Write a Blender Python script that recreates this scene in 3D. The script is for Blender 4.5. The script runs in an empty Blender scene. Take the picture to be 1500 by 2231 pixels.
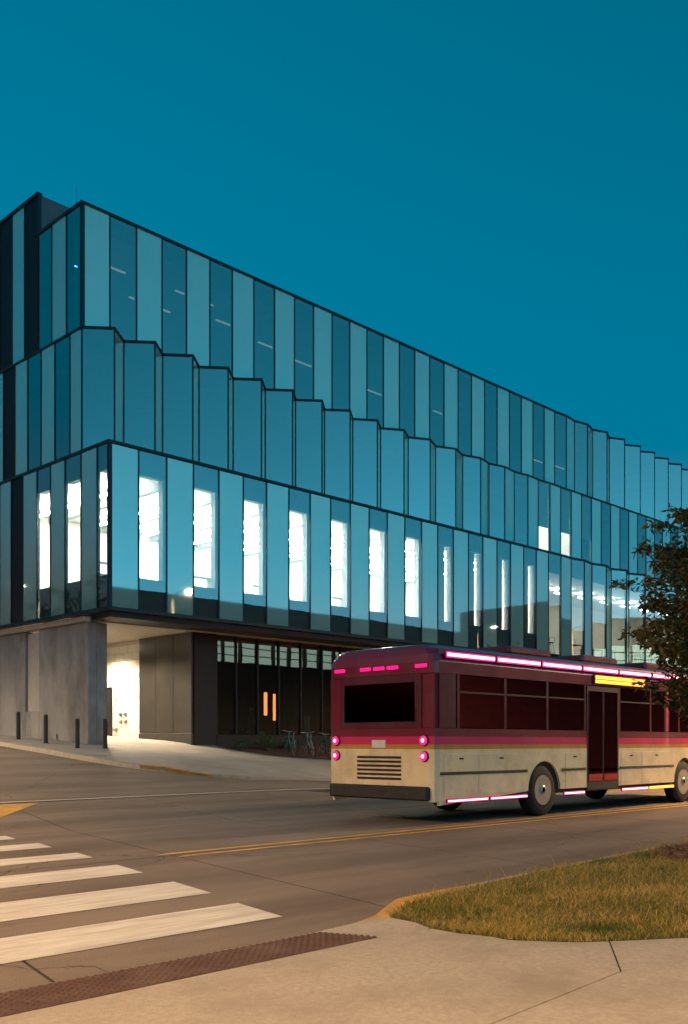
import bpy, bmesh, math, random
from mathutils import Vector, Matrix
random.seed(7)
R = math.radians
S = bpy.context.scene
C = S.collection

# ------------------------------------------------------------------ camera
CAM = (-16.989, -27.093, 1.40)
cd = bpy.data.cameras.new('camera'); camo = bpy.data.objects.new('camera', cd); C.objects.link(camo)
camo.location = CAM
camo.rotation_euler = (math.pi / 2, 0, -math.atan2(.7140, .7001))
cd.sensor_fit = 'HORIZONTAL'; cd.sensor_width = 24.0; cd.lens = 2137 / 1500 * 24.0
cd.shift_y = (1620 - 1115.5) / 1500
cd.clip_start = .05; cd.clip_end = 5000
S.camera = camo

# ------------------------------------------------------------------ sky at dusk
SUN_AZ = math.atan2(-.10, -.99)      # the sun has set behind the camera
W = bpy.data.worlds.new('World'); S.world = W; W.use_nodes = True
nt = W.node_tree; bg = nt.nodes['Background']
sky = nt.nodes.new('ShaderNodeTexSky'); sky.sky_type = 'NISHITA'; sky.sun_disc = False
sky.sun_elevation = R(-3.0); sky.sun_rotation = SUN_AZ
sep = nt.nodes.new('ShaderNodeSeparateColor'); cmb = nt.nodes.new('ShaderNodeCombineColor')
nt.links.new(sky.outputs[0], sep.inputs[0])
def wm(op, a, b):
    n = nt.nodes.new('ShaderNodeMath'); n.operation = op
    for i, x in enumerate((a, b)):
        if isinstance(x, (int, float)): n.inputs[i].default_value = x
        else: nt.links.new(x, n.inputs[i])
    return n.outputs[0]
# dusk white balance of the photograph: red falls away where the sky is blue
grn = sep.outputs[1]
warm = wm('MAXIMUM', wm('SUBTRACT', sep.outputs[0], wm('MULTIPLY', sep.outputs[2], 1.05)), 0.0)
glow = wm('MAXIMUM', wm('SUBTRACT', grn, .065), 0.0)        # the brighter twilight arch is paler
blu = wm('SUBTRACT', wm('SUBTRACT', wm('MULTIPLY', grn, 1.72), wm('MULTIPLY', warm, .35)), wm('MULTIPLY', glow, .24))
red = wm('ADD', wm('MULTIPLY', warm, .6), wm('MULTIPLY', glow, .24))
nt.links.new(red, cmb.inputs[0]); nt.links.new(grn, cmb.inputs[1]); nt.links.new(blu, cmb.inputs[2])
nt.links.new(cmb.outputs[0], bg.inputs[0]); bg.inputs[1].default_value = 3.5

# ------------------------------------------------------------------ picture
S.view_settings.view_transform = 'Standard'; S.view_settings.look = 'None'
S.view_settings.exposure = 0.0; S.view_settings.gamma = 1.0
cy = S.cycles
cy.use_denoising = True; cy.denoiser = 'OPENIMAGEDENOISE'
cy.max_bounces = 7; cy.diffuse_bounces = 3; cy.glossy_bounces = 4; cy.transmission_bounces = 4
cy.transparent_max_bounces = 14; cy.sample_clamp_indirect = 6.0; cy.caustics_reflective = False; cy.caustics_refractive = False

# ================================================================== helpers
def lerp_table(tab, x):
    if x <= tab[0][0]: return tab[0][1]
    for (a, fa), (b, fb) in zip(tab, tab[1:]):
        if x <= b: return fa + (fb - fa) * (x - a) / (b - a)
    return tab[-1][1]
def clamp(x, a=0., b=1.): return max(a, min(b, x))
def smooth(x): x = clamp(x); return x * x * (3 - 2 * x)

class MB:
    """collects geometry for ONE mesh"""
    def __init__(s): s.v = []; s.f = []; s.m = []; s.cur = 0
    def add(s, vs, fs):
        o = len(s.v); s.v += [tuple(p) for p in vs]
        for f in fs: s.f.append(tuple(i + o for i in f)); s.m.append(s.cur)
        return s
    def box(s, x0, x1, y0, y1, z0, z1, M=None):
        vs = [(x, y, z) for z in (z0, z1) for y in (y0, y1) for x in (x0, x1)]
        if M: vs = [M @ Vector(p) for p in vs]
        return s.add(vs, [(0, 2, 3, 1), (4, 5, 7, 6), (0, 1, 5, 4), (2, 6, 7, 3), (0, 4, 6, 2), (1, 3, 7, 5)])
    def bevbox(s, x0, x1, y0, y1, z0, z1, b, M=None):
        vs = []
        for (z, e) in ((z0, b), (z0 + b, 0), (z1 - b, 0), (z1, b)):
            for (x, y) in ((x0 + b, y0 + e), (x1 - b, y0 + e), (x1 - e, y0 + b), (x1 - e, y1 - b), (x1 - b, y1 - e), (x0 + b, y1 - e), (x0 + e, y1 - b), (x0 + e, y0 + b)):
                vs.append((x, y, z))
        if M: vs = [M @ Vector(p) for p in vs]
        fs = [tuple(range(7, -1, -1)), tuple(range(24, 32))]
        for k in range(3):
            for i in range(8): j = (i + 1) % 8; fs.append((k * 8 + i, k * 8 + j, k * 8 + 8 + j, k * 8 + 8 + i))
        return s.add(vs, fs)
    def prism(s, poly, z0, z1):
        n = len(poly)
        a = sum(p[0] * q[1] - q[0] * p[1] for p, q in zip(poly, poly[1:] + poly[:1]))
        if a < 0: poly = poly[::-1]
        return s.add([(x, y, z0) for x, y in poly] + [(x, y, z1) for x, y in poly],
                     [tuple(range(n - 1, -1, -1)), tuple(range(n, 2 * n))] + [(i, (i + 1) % n, n + (i + 1) % n, n + i) for i in range(n)])
    def quad(s, a, b, c, d): return s.add([a, b, c, d], [(0, 1, 2, 3)])
    def tube(s, pts, rad, n=8, cap=True):
        pts = [Vector(p) for p in pts]
        if isinstance(rad, (int, float)): rad = [rad] * len(pts)
        vs = []; up = None
        for i, p in enumerate(pts):
            d = (pts[min(i + 1, len(pts) - 1)] - pts[max(i - 1, 0)]).normalized()
            if up is None: up = Vector((0, 0, 1)) if abs(d.z) < .9 else Vector((1, 0, 0))
            x = d.cross(up).normalized(); up = x.cross(d).normalized()
            for k in range(n):
                a = 2 * math.pi * k / n; vs.append(p + (x * math.cos(a) + up * math.sin(a)) * rad[i])
        fs = []
        for i in range(len(pts) - 1):
            for k in range(n):
                j = (k + 1) % n; fs.append((i * n + k, i * n + j, i * n + n + j, i * n + n + k))
        if cap: fs += [tuple(range(n - 1, -1, -1)), tuple(range((len(pts) - 1) * n, len(pts) * n))]
        return s.add(vs, fs)
    def lathe(s, prof, n=16, M=None, axis='z'):
        vs = []
        for r, z in prof:
            for k in range(n):
                a = 2 * math.pi * k / n
                p = (r * math.cos(a), r * math.sin(a), z) if axis == 'z' else (r * math.cos(a), z, r * math.sin(a))
                vs.append(M @ Vector(p) if M else p)
        fs = []
        for i in range(len(prof) - 1):
            for k in range(n):
                j = (k + 1) % n; q = (i * n + k, i * n + j, i * n + n + j, i * n + n + k); fs.append(q if axis == 'z' else q[::-1])
        fs += [tuple(range(n - 1, -1, -1)), tuple(range((len(prof) - 1) * n, len(prof) * n))]
        return s.add(vs, fs)
    def mesh(s, name, mats, smooth_=False):
        me = bpy.data.meshes.new(name); me.from_pydata(s.v, [], s.f)
        for m in (mats if isinstance(mats, (list, tuple)) else [mats]): me.materials.append(m)
        if any(s.m): me.polygons.foreach_set('material_index', s.m)
        if smooth_: me.polygons.foreach_set('use_smooth', [True] * len(me.polygons))
        me.update(); return me
    def build(s, name, mats, parent=None, smooth_=False, loc=None, rotz=0):
        return link(name, s.mesh(name, mats, smooth_), parent, loc, rotz)

def link(name, me, parent=None, loc=None, rotz=0):
    o = bpy.data.objects.new(name, me); C.objects.link(o)
    if parent: o.parent = parent
    if loc is not None: o.location = loc
    if rotz: o.rotation_euler.z = rotz
    return o
def tag(o, label=None, cat=None, group=None, kind=None):
    if label: o['label'] = label
    if cat: o['category'] = cat
    if group: o['group'] = group
    if kind: o['kind'] = kind
    return o
def empty(name, loc=(0, 0, 0), rotz=0, **k):
    o = bpy.data.objects.new(name, None); C.objects.link(o); o.location = loc; o.rotation_euler.z = rotz
    o.empty_display_size = .2
    return tag(o, **k)
def copy_tree(o, parent=None):
    c = o.copy(); C.objects.link(c); c.parent = parent
    for ch in list(o.children): copy_tree(ch, c)
    return c

def inset(poly, d):
    n = len(poly); a = sum(p[0] * q[1] - q[0] * p[1] for p, q in zip(poly, poly[1:] + poly[:1]))
    if a < 0: poly = poly[::-1]
    out = []
    for i in range(n):
        p0, p1, p2 = (Vector(poly[(i + k) % n]) for k in (-1, 0, 1))
        e1 = (p1 - p0).normalized(); e2 = (p2 - p1).normalized()
        n1 = Vector((-e1.y, e1.x)); n2 = Vector((-e2.y, e2.x))
        m = n1 + n2; k = max(m.length_squared / 2, .3)
        out.append(tuple(p1 + m / k * d))
    return out
def surface(name, poly, zf, step, mat, parent=None, skirt=0., gap=0., kind='structure', xs=(), ys=()):
    """a sheet over a plan polygon, cut into a grid and laid on the height function, with a skirt down its edges"""
    if gap: poly = inset(list(poly), gap)
    bm = bmesh.new()
    vs = [bm.verts.new((x, y, 0)) for x, y in poly]
    f = bm.faces.new(vs); f.normal_update()
    if f.normal.z < 0: f.normal_flip()
    bmesh.ops.triangulate(bm, faces=bm.faces[:])
    X = [p[0] for p in poly]; Y = [p[1] for p in poly]
    cuts = [((x, 0, 0), (1, 0, 0)) for x in (list(xs) or [min(X) + step * i for i in range(1, int((max(X) - min(X)) / step) + 1)])]
    cuts += [((0, y, 0), (0, 1, 0)) for y in (list(ys) or [min(Y) + step * i for i in range(1, int((max(Y) - min(Y)) / step) + 1)])]
    for co, no in cuts:
        bmesh.ops.bisect_plane(bm, geom=bm.verts[:] + bm.edges[:] + bm.faces[:], plane_co=co, plane_no=no, dist=1e-5)
    if skirt:
        be = [e for e in bm.edges if e.is_boundary]
        r = bmesh.ops.extrude_edge_only(bm, edges=be)
        low = {v for v in r['geom'] if isinstance(v, bmesh.types.BMVert)}
    else: low = set()
    for v in bm.verts: v.co.z = zf(v.co.x, v.co.y) - (skirt if v in low else 0)
    bmesh.ops.recalc_face_normals(bm, faces=bm.faces[:]) if skirt else None
    me = bpy.data.meshes.new(name); bm.to_mesh(me); bm.free()
    if len(me.polygons) and sum(p.normal.z * p.area for p in me.polygons) < 0: me.flip_normals()
    me.materials.append(mat)
    o = link(name, me, parent)
    if not parent and kind: o['kind'] = kind
    return o

# ================================================================== materials
def newmat(name):
    m = bpy.data.materials.new(name); m.use_nodes = True
    return m, m.node_tree, m.node_tree.nodes['Principled BSDF']
def noise_mat(name, c1, c2, scale=4., rough=.8, detail=6., bump=0., bscale=60., spec=.4, c3=None, s3=.5, stretch=None, metal=0., coat=0., rough2=None, obj=False):
    m, t, b = newmat(name); N = t.nodes.new; L = t.links.new
    src = N('ShaderNodeTexCoord').outputs['Object'] if obj else N('ShaderNodeNewGeometry').outputs['Position']
    if stretch:
        mp = N('ShaderNodeMapping'); mp.inputs['Scale'].default_value = stretch; L(src, mp.inputs[0]); src = mp.outputs[0]
    n = N('ShaderNodeTexNoise'); n.inputs['Scale'].default_value = scale; n.inputs['Detail'].default_value = detail; n.inputs['Roughness'].default_value = .62; L(src, n.inputs['Vector'])
    r = N('ShaderNodeValToRGB'); r.color_ramp.elements[0].position = .32; r.color_ramp.elements[1].position = .68
    r.color_ramp.elements[0].color = (*c1, 1); r.color_ramp.elements[1].color = (*c2, 1); L(n.outputs[0], r.inputs[0])
    out = r.outputs[0]
    if c3:
        n3 = N('ShaderNodeTexNoise'); n3.inputs['Scale'].default_value = s3; n3.inputs['Detail'].default_value = 8; n3.inputs['Roughness'].default_value = .7; L(src, n3.inputs['Vector'])
        r3 = N('ShaderNodeValToRGB'); r3.color_ramp.elements[0].position = .46; r3.color_ramp.elements[1].position = .66
        r3.color_ramp.elements[0].color = (0, 0, 0, 1); r3.color_ramp.elements[1].color = (1, 1, 1, 1); L(n3.outputs[0], r3.inputs[0])
        mx = N('ShaderNodeMix'); mx.data_type = 'RGBA'; L(r3.outputs[0], mx.inputs[0]); L(out, mx.inputs[6]); mx.inputs[7].default_value = (*c3, 1); out = mx.outputs[2]
    L(out, b.inputs['Base Color'])
    b.inputs['Roughness'].default_value = rough; b.inputs['Metallic'].default_value = metal; b.inputs['Specular IOR Level'].default_value = spec; b.inputs['Coat Weight'].default_value = coat
    if rough2 is not None:
        mr = N('ShaderNodeMapRange'); mr.inputs['From Min'].default_value = .3; mr.inputs['From Max'].default_value = .7; mr.inputs['To Min'].default_value = rough; mr.inputs['To Max'].default_value = rough2
        L(n.outputs[0], mr.inputs[0]); L(mr.outputs[0], b.inputs['Roughness'])
    if bump:
        nb = N('ShaderNodeTexNoise'); nb.inputs['Scale'].default_value = bscale; nb.inputs['Detail'].default_value = 5; L(src, nb.inputs['Vector'])
        bp = N('ShaderNodeBump'); bp.inputs['Strength'].default_value = bump; bp.inputs['Distance'].default_value = .01; L(nb.outputs[0], bp.inputs['Height']); L(bp.outputs[0], b.inputs['Normal'])
    return m
def emit_mat(name, col, st, body=None):
    m, t, b = newmat(name)
    b.inputs['Base Color'].default_value = (*(body or col), 1); b.inputs['Emission Color'].default_value = (*col, 1); b.inputs['Emission Strength'].default_value = st
    b.inputs['Roughness'].default_value = .3
    return m
def attr_mat(name, ramp, rough=.55, trans=.0, spec=.3):
    m, t, b = newmat(name); N = t.nodes.new; L = t.links.new
    a = N('ShaderNodeAttribute'); a.attribute_name = 'tone'
    r = N('ShaderNodeValToRGB'); el = r.color_ramp.elements
    while len(el) < len(ramp): el.new(.5)
    for e, (p, c) in zip(el, ramp): e.position = p; e.color = (*c, 1)
    L(a.outputs['Fac'], r.inputs[0]); L(r.outputs[0], b.inputs['Base Color'])
    b.inputs['Roughness'].default_value = rough; b.inputs['Specular IOR Level'].default_value = spec
    if trans:
        tr = N('ShaderNodeBsdfTranslucent'); L(r.outputs[0], tr.inputs[0]); mx = N('ShaderNodeMixShader'); mx.inputs[0].default_value = trans
        out = t.nodes['Material Output']; L(b.outputs[0], mx.inputs[1]); L(tr.outputs[0], mx.inputs[2]); L(mx.outputs[0], out.inputs[0])
    return m
def glass_mat(name, tint, refl, rcol=(1, 1, 1), wavy=.0):
    """clear coated glass: part mirror, part see-through"""
    m, t, b = newmat(name); N = t.nodes.new; L = t.links.new; t.nodes.remove(b)
    tr = N('ShaderNodeBsdfTransparent'); tr.inputs[0].default_value = (*tint, 1)
    gl = N('ShaderNodeBsdfGlossy'); gl.inputs[0].default_value = (*rcol, 1); gl.inputs['Roughness'].default_value = .012
    fr = N('ShaderNodeLayerWeight'); fr.inputs[0].default_value = .12
    ma = N('ShaderNodeMath'); ma.operation = 'MULTIPLY_ADD'; L(fr.outputs[0], ma.inputs[0]); ma.inputs[1].default_value = 1 - refl; ma.inputs[2].default_value = refl
    mx = N('ShaderNodeMixShader'); L(ma.outputs[0], mx.inputs[0]); L(tr.outputs[0], mx.inputs[1]); L(gl.outputs[0], mx.inputs[2]); L(mx.outputs[0], t.nodes['Material Output'].inputs[0])
    if wavy:
        g = N('ShaderNodeNewGeometry'); n = N('ShaderNodeTexNoise'); n.inputs['Scale'].default_value = .8; n.inputs['Detail'].default_value = 1; L(g.outputs['Position'], n.inputs['Vector'])
        bp = N('ShaderNodeBump'); bp.inputs['Strength'].default_value = wavy; bp.inputs['Distance'].default_value = .02; L(n.outputs[0], bp.inputs['Height']); L(bp.outputs[0], gl.inputs['Normal'])
    return m

M = {}
def road_mat(name):
    m = noise_mat(name, (.19, .143, .108), (.265, .202, .155), 1.3, .72, 9, .35, 70, .35, c3=(.145, .108, .083), s3=.35, stretch=(.35, 1.6, 1), rough2=.85)
    t = m.node_tree; N = t.nodes.new; L = t.links.new; b = t.nodes['Principled BSDF']
    base = b.inputs['Base Color'].links[0].from_socket
    gp = N('ShaderNodeNewGeometry'); sx = N('ShaderNodeSeparateXYZ'); L(gp.outputs['Position'], sx.inputs[0])
    # tyre-polished wheel paths run along the lanes
    wp = N('ShaderNodeMath'); wp.operation = 'MULTIPLY'; L(sx.outputs[1], wp.inputs[0]); wp.inputs[1].default_value = 3.55
    sn = N('ShaderNodeMath'); sn.operation = 'SINE'; L(wp.outputs[0], sn.inputs[0])
    n1 = N('ShaderNodeTexNoise'); n1.inputs['Scale'].default_value = .45; n1.inputs['Detail'].default_value = 5; L(gp.outputs['Position'], n1.inputs['Vector'])
    r1 = N('ShaderNodeMapRange'); L(sn.outputs[0], r1.inputs[0]); r1.inputs[1].default_value = -.2; r1.inputs[2].default_value = 1
    ml = N('ShaderNodeMath'); ml.operation = 'MULTIPLY'; L(r1.outputs[0], ml.inputs[0]); L(n1.outputs[0], ml.inputs[1])
    m1 = N('ShaderNodeMix'); m1.data_type = 'RGBA'; m1.blend_type = 'MULTIPLY'; L(ml.outputs[0], m1.inputs[0]); L(base, m1.inputs[6]); m1.inputs[7].default_value = (.62, .60, .58, 1)
    # fine aggregate
    n2 = N('ShaderNodeTexNoise'); n2.inputs['Scale'].default_value = 85; n2.inputs['Detail'].default_value = 3; L(gp.outputs['Position'], n2.inputs['Vector'])
    r2 = N('ShaderNodeMapRange'); L(n2.outputs[0], r2.inputs[0]); r2.inputs[1].default_value = .3; r2.inputs[2].default_value = .7; r2.inputs[3].default_value = .72; r2.inputs[4].default_value = 1.22
    m2 = N('ShaderNodeMix'); m2.data_type = 'RGBA'; m2.blend_type = 'MULTIPLY'; m2.inputs[0].default_value = 1; L(m1.outputs[2], m2.inputs[6]); L(r2.outputs[0], m2.inputs[7])
    # hairline cracks and oil spots
    nw = N('ShaderNodeTexNoise'); nw.inputs['Scale'].default_value = 1.4; nw.inputs['Detail'].default_value = 4; L(gp.outputs['Position'], nw.inputs['Vector'])
    av = N('ShaderNodeVectorMath'); av.operation = 'MULTIPLY_ADD'; L(nw.outputs['Color'], av.inputs[0]); av.inputs[1].default_value = (.9, .9, 0); L(gp.outputs['Position'], av.inputs[2])
    vo = N('ShaderNodeTexVoronoi'); vo.feature = 'DISTANCE_TO_EDGE'; vo.inputs['Scale'].default_value = .16; L(av.outputs[0], vo.inputs['Vector'])
    lt = N('ShaderNodeMapRange'); L(vo.outputs['Distance'], lt.inputs[0]); lt.inputs[1].default_value = .0006; lt.inputs[2].default_value = .002; lt.inputs[3].default_value = .45; lt.inputs[4].default_value = 1
    v2 = N('ShaderNodeTexVoronoi'); v2.inputs['Scale'].default_value = .85; L(av.outputs[0], v2.inputs['Vector'])
    l2 = N('ShaderNodeMapRange'); L(v2.outputs['Distance'], l2.inputs[0]); l2.inputs[1].default_value = .03; l2.inputs[2].default_value = .11; l2.inputs[3].default_value = .55; l2.inputs[4].default_value = 1
    mm = N('ShaderNodeMath'); mm.operation = 'MULTIPLY'; L(lt.outputs[0], mm.inputs[0]); L(l2.outputs[0], mm.inputs[1])
    m3 = N('ShaderNodeMix'); m3.data_type = 'RGBA'; m3.blend_type = 'MULTIPLY'; m3.inputs[0].default_value = 1; L(m2.outputs[2], m3.inputs[6]); L(mm.outputs[0], m3.inputs[7])
    L(m3.outputs[2], b.inputs['Base Color'])
    return m
M['road'] = road_mat('road_concrete')
M['joint'] = noise_mat('joint_filler', (.022, .018, .015), (.05, .042, .034), 9, .9)
M['walk'] = noise_mat('sidewalk_concrete', (.345, .29, .23), (.46, .395, .32), 26, .8, 10, .45, 90, .3, c3=(.30, .252, .20), s3=1.1)
M['plaza'] = noise_mat('plaza_concrete', (.29, .26, .225), (.38, .34, .295), 1.2, .8, 8, .15, 60, .3, c3=(.25, .225, .195), s3=.4)
M['curb'] = noise_mat('curb_concrete', (.33, .29, .24), (.44, .385, .32), 5, .85, 8, .2, 50)
M['white_paint'] = noise_mat('white_road_paint', (.60, .545, .465), (.78, .73, .64), 4, .6, 10, .3, 70, .35, c3=(.50, .43, .355), s3=2.2, stretch=(.4, 3, 1))
M['yellow_paint'] = noise_mat('yellow_road_paint', (.60, .31, .03), (.78, .42, .05), 4, .6, 9, .2, 60, .35, c3=(.36, .21, .07), s3=2.2)
M['tactile'] = noise_mat('tactile_plate', (.075, .036, .024), (.12, .056, .037), 6, .7, 8, 0, 50, .3, c3=(.14, .085, .06), s3=2.5)
M['soil'] = noise_mat('lawn_soil', (.055, .045, .02), (.12, .09, .04), 14, .95, 8, .6, 40)
M['mulch'] = noise_mat('wood_mulch', (.085, .035, .025), (.17, .075, .05), 30, .95, 8, .8, 45)
M['chip'] = attr_mat('mulch_chips', [(0, (.06, .028, .018)), (.5, (.17, .07, .04)), (1, (.26, .14, .07))], .9)
M['grass'] = attr_mat('grass_blades', [(0, (.055, .08, .010)), (.35, (.15, .165, .022)), (.7, (.38, .27, .06)), (1, (.60, .40, .13))], .6, .25)
M['leaf'] = attr_mat('leaves', [(0, (.022, .032, .010)), (.45, (.06, .070, .018)), (.8, (.14, .115, .028)), (1, (.22, .12, .04))], .5, .2, .4)
M['leafg'] = attr_mat('green_leaves', [(0, (.02, .045, .014)), (.6, (.055, .11, .026)), (1, (.14, .19, .04))], .5, .2, .4)
M['bark'] = noise_mat('bark', (.05, .038, .028), (.11, .085, .062), 14, .9, 8, .7, 30, stretch=(1, 1, .25))
M['ground'] = noise_mat('far_ground', (.05, .055, .035), (.09, .08, .055), .2, .95)
# building
def frit_mat(name, c1, c2, refl):
    m = noise_mat(name, c1, c2, .35, .6, 3); t = m.node_tree; N = t.nodes.new; L = t.links.new
    gl = N('ShaderNodeBsdfGlossy'); gl.inputs[0].default_value = (.82, .96, .86, 1); gl.inputs['Roughness'].default_value = .03
    fr = N('ShaderNodeFresnel'); fr.inputs[0].default_value = 1.5
    ma = N('ShaderNodeMath'); ma.operation = 'MULTIPLY_ADD'; L(fr.outputs[0], ma.inputs[0]); ma.inputs[1].default_value = 1 - refl; ma.inputs[2].default_value = refl
    mx = N('ShaderNodeMixShader'); L(ma.outputs[0], mx.inputs[0]); L(t.nodes['Principled BSDF'].outputs[0], mx.inputs[1]); L(gl.outputs[0], mx.inputs[2]); L(mx.outputs[0], t.nodes['Material Output'].inputs[0])
    return m
M['frost'] = frit_mat('fritted_glass', (.25, .47, .42), (.28, .50, .45), .42)
M['clear'] = glass_mat('clear_glass', (.80, .87, .85), .36, (.82, .96, .90), .09)
m_, t_, b_ = newmat('inner_glass_face'); tr_ = t_.nodes.new('ShaderNodeBsdfTransparent'); tr_.inputs[0].default_value = (.97, .98, .98, 1); t_.links.new(tr_.outputs[0], t_.nodes['Material Output'].inputs[0]); t_.nodes.remove(b_)
M['inner'] = m_
M['lowglass'] = glass_mat('shopfront_glass', (.28, .30, .30), .18, (.95, 1, 1), .06)
M['frame'] = noise_mat('dark_mullion', (.012, .022, .030), (.02, .032, .042), 3, .45, metal=.3)
M['black'] = noise_mat('black_fascia', (.005, .005, .006), (.009, .009, .010), 2, .6)
M['blackmetal'] = noise_mat('black_metal_panel', (.050, .046, .042), (.062, .057, .052), 1.2, .30, 5, metal=.55, spec=.5, rough2=.42)
M['spandrel'] = noise_mat('spandrel_board', (.085, .13, .145), (.11, .16, .175), 1.5, .7)
M['reveal'] = noise_mat('window_reveal', (.30, .33, .34), (.36, .39, .40), 2, .6)
M['concrete'] = noise_mat('cast_concrete', (.21, .20, .192), (.34, .322, .308), .9, .75, 9, .25, 40, .35, c3=(.155, .147, .14), s3=.55, stretch=(1, 1, .45))
M['block'] = noise_mat('painted_block', (.66, .62, .55), (.74, .70, .62), 3, .6, 6, .15, 60)
M['grout'] = noise_mat('block_grout', (.45, .42, .37), (.5, .47, .41), 8, .9)
M['soffit'] = noise_mat('soffit_board', (.10, .09, .08), (.13, .115, .10), 1, .6)
M['lightsoffit'] = noise_mat('pale_soffit', (.40, .37, .32), (.46, .42, .37), 2, .6)
M['ledge'] = noise_mat('stone_ledge', (.36, .33, .28), (.45, .41, .35), 3, .7)
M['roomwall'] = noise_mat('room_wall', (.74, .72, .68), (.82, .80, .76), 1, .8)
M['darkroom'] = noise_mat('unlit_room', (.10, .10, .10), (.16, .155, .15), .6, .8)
M['roof'] = noise_mat('roof_membrane', (.05, .06, .065), (.08, .09, .095), 1, .8)
M['blind'] = noise_mat('roller_blind', (.16, .17, .175), (.20, .21, .215), 2, .8)
M['roomlight'] = emit_mat('room_light', (1, .93, .78), 290.0)
M['softlight'] = emit_mat('soft_room_light', (1, .92, .74), 85.0)
M['dimlight'] = emit_mat('dim_light', (1, .85, .75), .22)
M['orangelight'] = emit_mat('orange_light', (1, .32, .08), 5.0)
M['lampglow'] = emit_mat('lamp_lens', (1, .92, .74), 90.0)
M['downglow'] = emit_mat('downlight_lens', (1, .90, .70), 60.0)
M['greenled'] = emit_mat('green_led', (.05, 1, .25), 4.0)
M['blueled'] = emit_mat('blue_led', (.1, .3, 1), 8.0)
M['farlit'] = emit_mat('lit_hall', (.72, .95, .78), 1.15)
M['farwall'] = noise_mat('far_brick', (.055, .050, .045), (.085, .078, .070), 2, .9)
M['farframe'] = noise_mat('far_frame', (.02, .02, .02), (.03, .03, .03), 2, .7)
M['wood'] = noise_mat('wood_furniture', (.20, .11, .05), (.30, .17, .08), 4, .6)
M['steel'] = noise_mat('galvanised_steel', (.22, .21, .20), (.32, .31, .30), 6, .45, metal=.8)
M['bollard'] = noise_mat('black_powder_coat', (.010, .012, .014), (.02, .022, .025), 8, .45)
# bus
def paint(name, c, rough=.28):
    return noise_mat(name, tuple(x * .9 for x in c), tuple(min(1, x * 1.08) for x in c), 1.1, rough, 8, coat=.35, spec=.5, rough2=rough + .15, obj=True, c3=tuple(x * .7 + .02 for x in c), s3=1.6)
M['busred'] = paint('bus_red', (.16, .004, .030))
M['busdark'] = paint('bus_maroon', (.085, .003, .022))
M['buscream'] = paint('bus_cream', (.80, .66, .42))
M['busgold'] = paint('bus_gold', (.50, .26, .05))
M['buspink'] = paint('bus_trail_stripe', (.62, .02, .12))  # tail-lamp trail light put into the body paint
M['busglass'] = glass_mat('bus_window', (.34, .07, .12), .22, (.75, .22, .36))
M['rubber'] = noise_mat('rubber', (.012, .012, .012), (.022, .022, .022), 9, .8)
M['rim'] = noise_mat('wheel_rim', (.35, .34, .33), (.45, .44, .43), 6, .4, metal=.7)
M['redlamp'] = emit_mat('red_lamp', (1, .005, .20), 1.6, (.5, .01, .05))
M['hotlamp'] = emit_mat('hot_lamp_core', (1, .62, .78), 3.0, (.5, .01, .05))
M['taillamp'] = emit_mat('tail_lamp', (1, .006, .17), 1.7, (.5, .01, .05))
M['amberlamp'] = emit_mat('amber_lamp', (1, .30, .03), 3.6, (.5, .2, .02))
M['plate'] = noise_mat('number_plate', (.6, .6, .58), (.7, .7, .68), 5, .5)
M['plastic'] = noise_mat('black_plastic', (.015, .015, .016), (.03, .03, .03), 10, .6)
M['seatmat'] = noise_mat('seat_fabric', (.05, .03, .05), (.08, .04, .07), 8, .9)

# ================================================================== terrain
PV = [(-200, -.0), (-13, 0), (-8.5, .22), (-6.5, .45), (-3, .85), (0, 1.10), (3.5, 1.38), (10, 1.68), (60, 2.6)]
SV = [(-9.5, 0), (-6.5, -.045), (0, -.042), (2.2, 0)]
def g(x, y): return lerp_table(PV, y) + lerp_table(SV, y) * clamp(x, 0, 13)
def plaza_h(x, y):
    cut = smooth((x + 1.6) / 1.0) * smooth((6.6 - x) / 1.0) * smooth((-4.6 - y) / 1.2)
    return g(x, y) + .13 - .112 * cut
def near_h(x, y): return .004 + .116 * max(clamp((-21.85 - y) / 1.4), clamp((x + 12.0) / .9))

ground = surface('ground', [(-1500, -1500), (1500, -1500), (1500, 1500), (-1500, 1500)], lambda x, y: -.35, 1500, M['ground'])
YS = [-13, -11, -9.5, -8.5, -7.5, -6.5, -5, -3, -1.5, 0, 1.2, 2.2, 3.5, 6, 10, 30]
road = surface('main_road', [(-90, -22.0), (130, -22.0), (130, -5.6), (-90, -5.6)], lambda x, y: g(x, y) - .014, 4, M['road'], ys=YS, skirt=.3)
side = surface('side_street', [(-14, -5.6), (8, -5.6), (8, 70), (-14, 70)], lambda x, y: g(x, y) - .014, 3, M['road'], ys=YS, skirt=.3)
# concrete slabs of the carriageway, each a piece of its own, skewed joints
def skew(y): return .2247 * (y + 17.2)
rows = [(-21.9, -16.98), (-16.98, -13.0), (-13.0, -8.9)]
for (ya, yb) in rows:
    x = -9.78 - 3.25 * 4
    while x < 16:
        xa, xb = x, x + 3.25
        surface('road_slab', [(xa + skew(ya), ya), (xb + skew(ya), ya), (xb + skew(yb), yb), (xa + skew(yb), yb)], g, 50, M['road'], road, .013, .014)
        x += 3.25
road.data.materials[0] = M['road']
# joint filler showing between the slabs
surface('joint_filler', [(-23.5, -21.95), (18, -21.95), (18, -8.88), (-23.5, -8.88)], lambda x, y: g(x, y) - .003, 6, M['joint'], road, ys=[-13])

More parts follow.
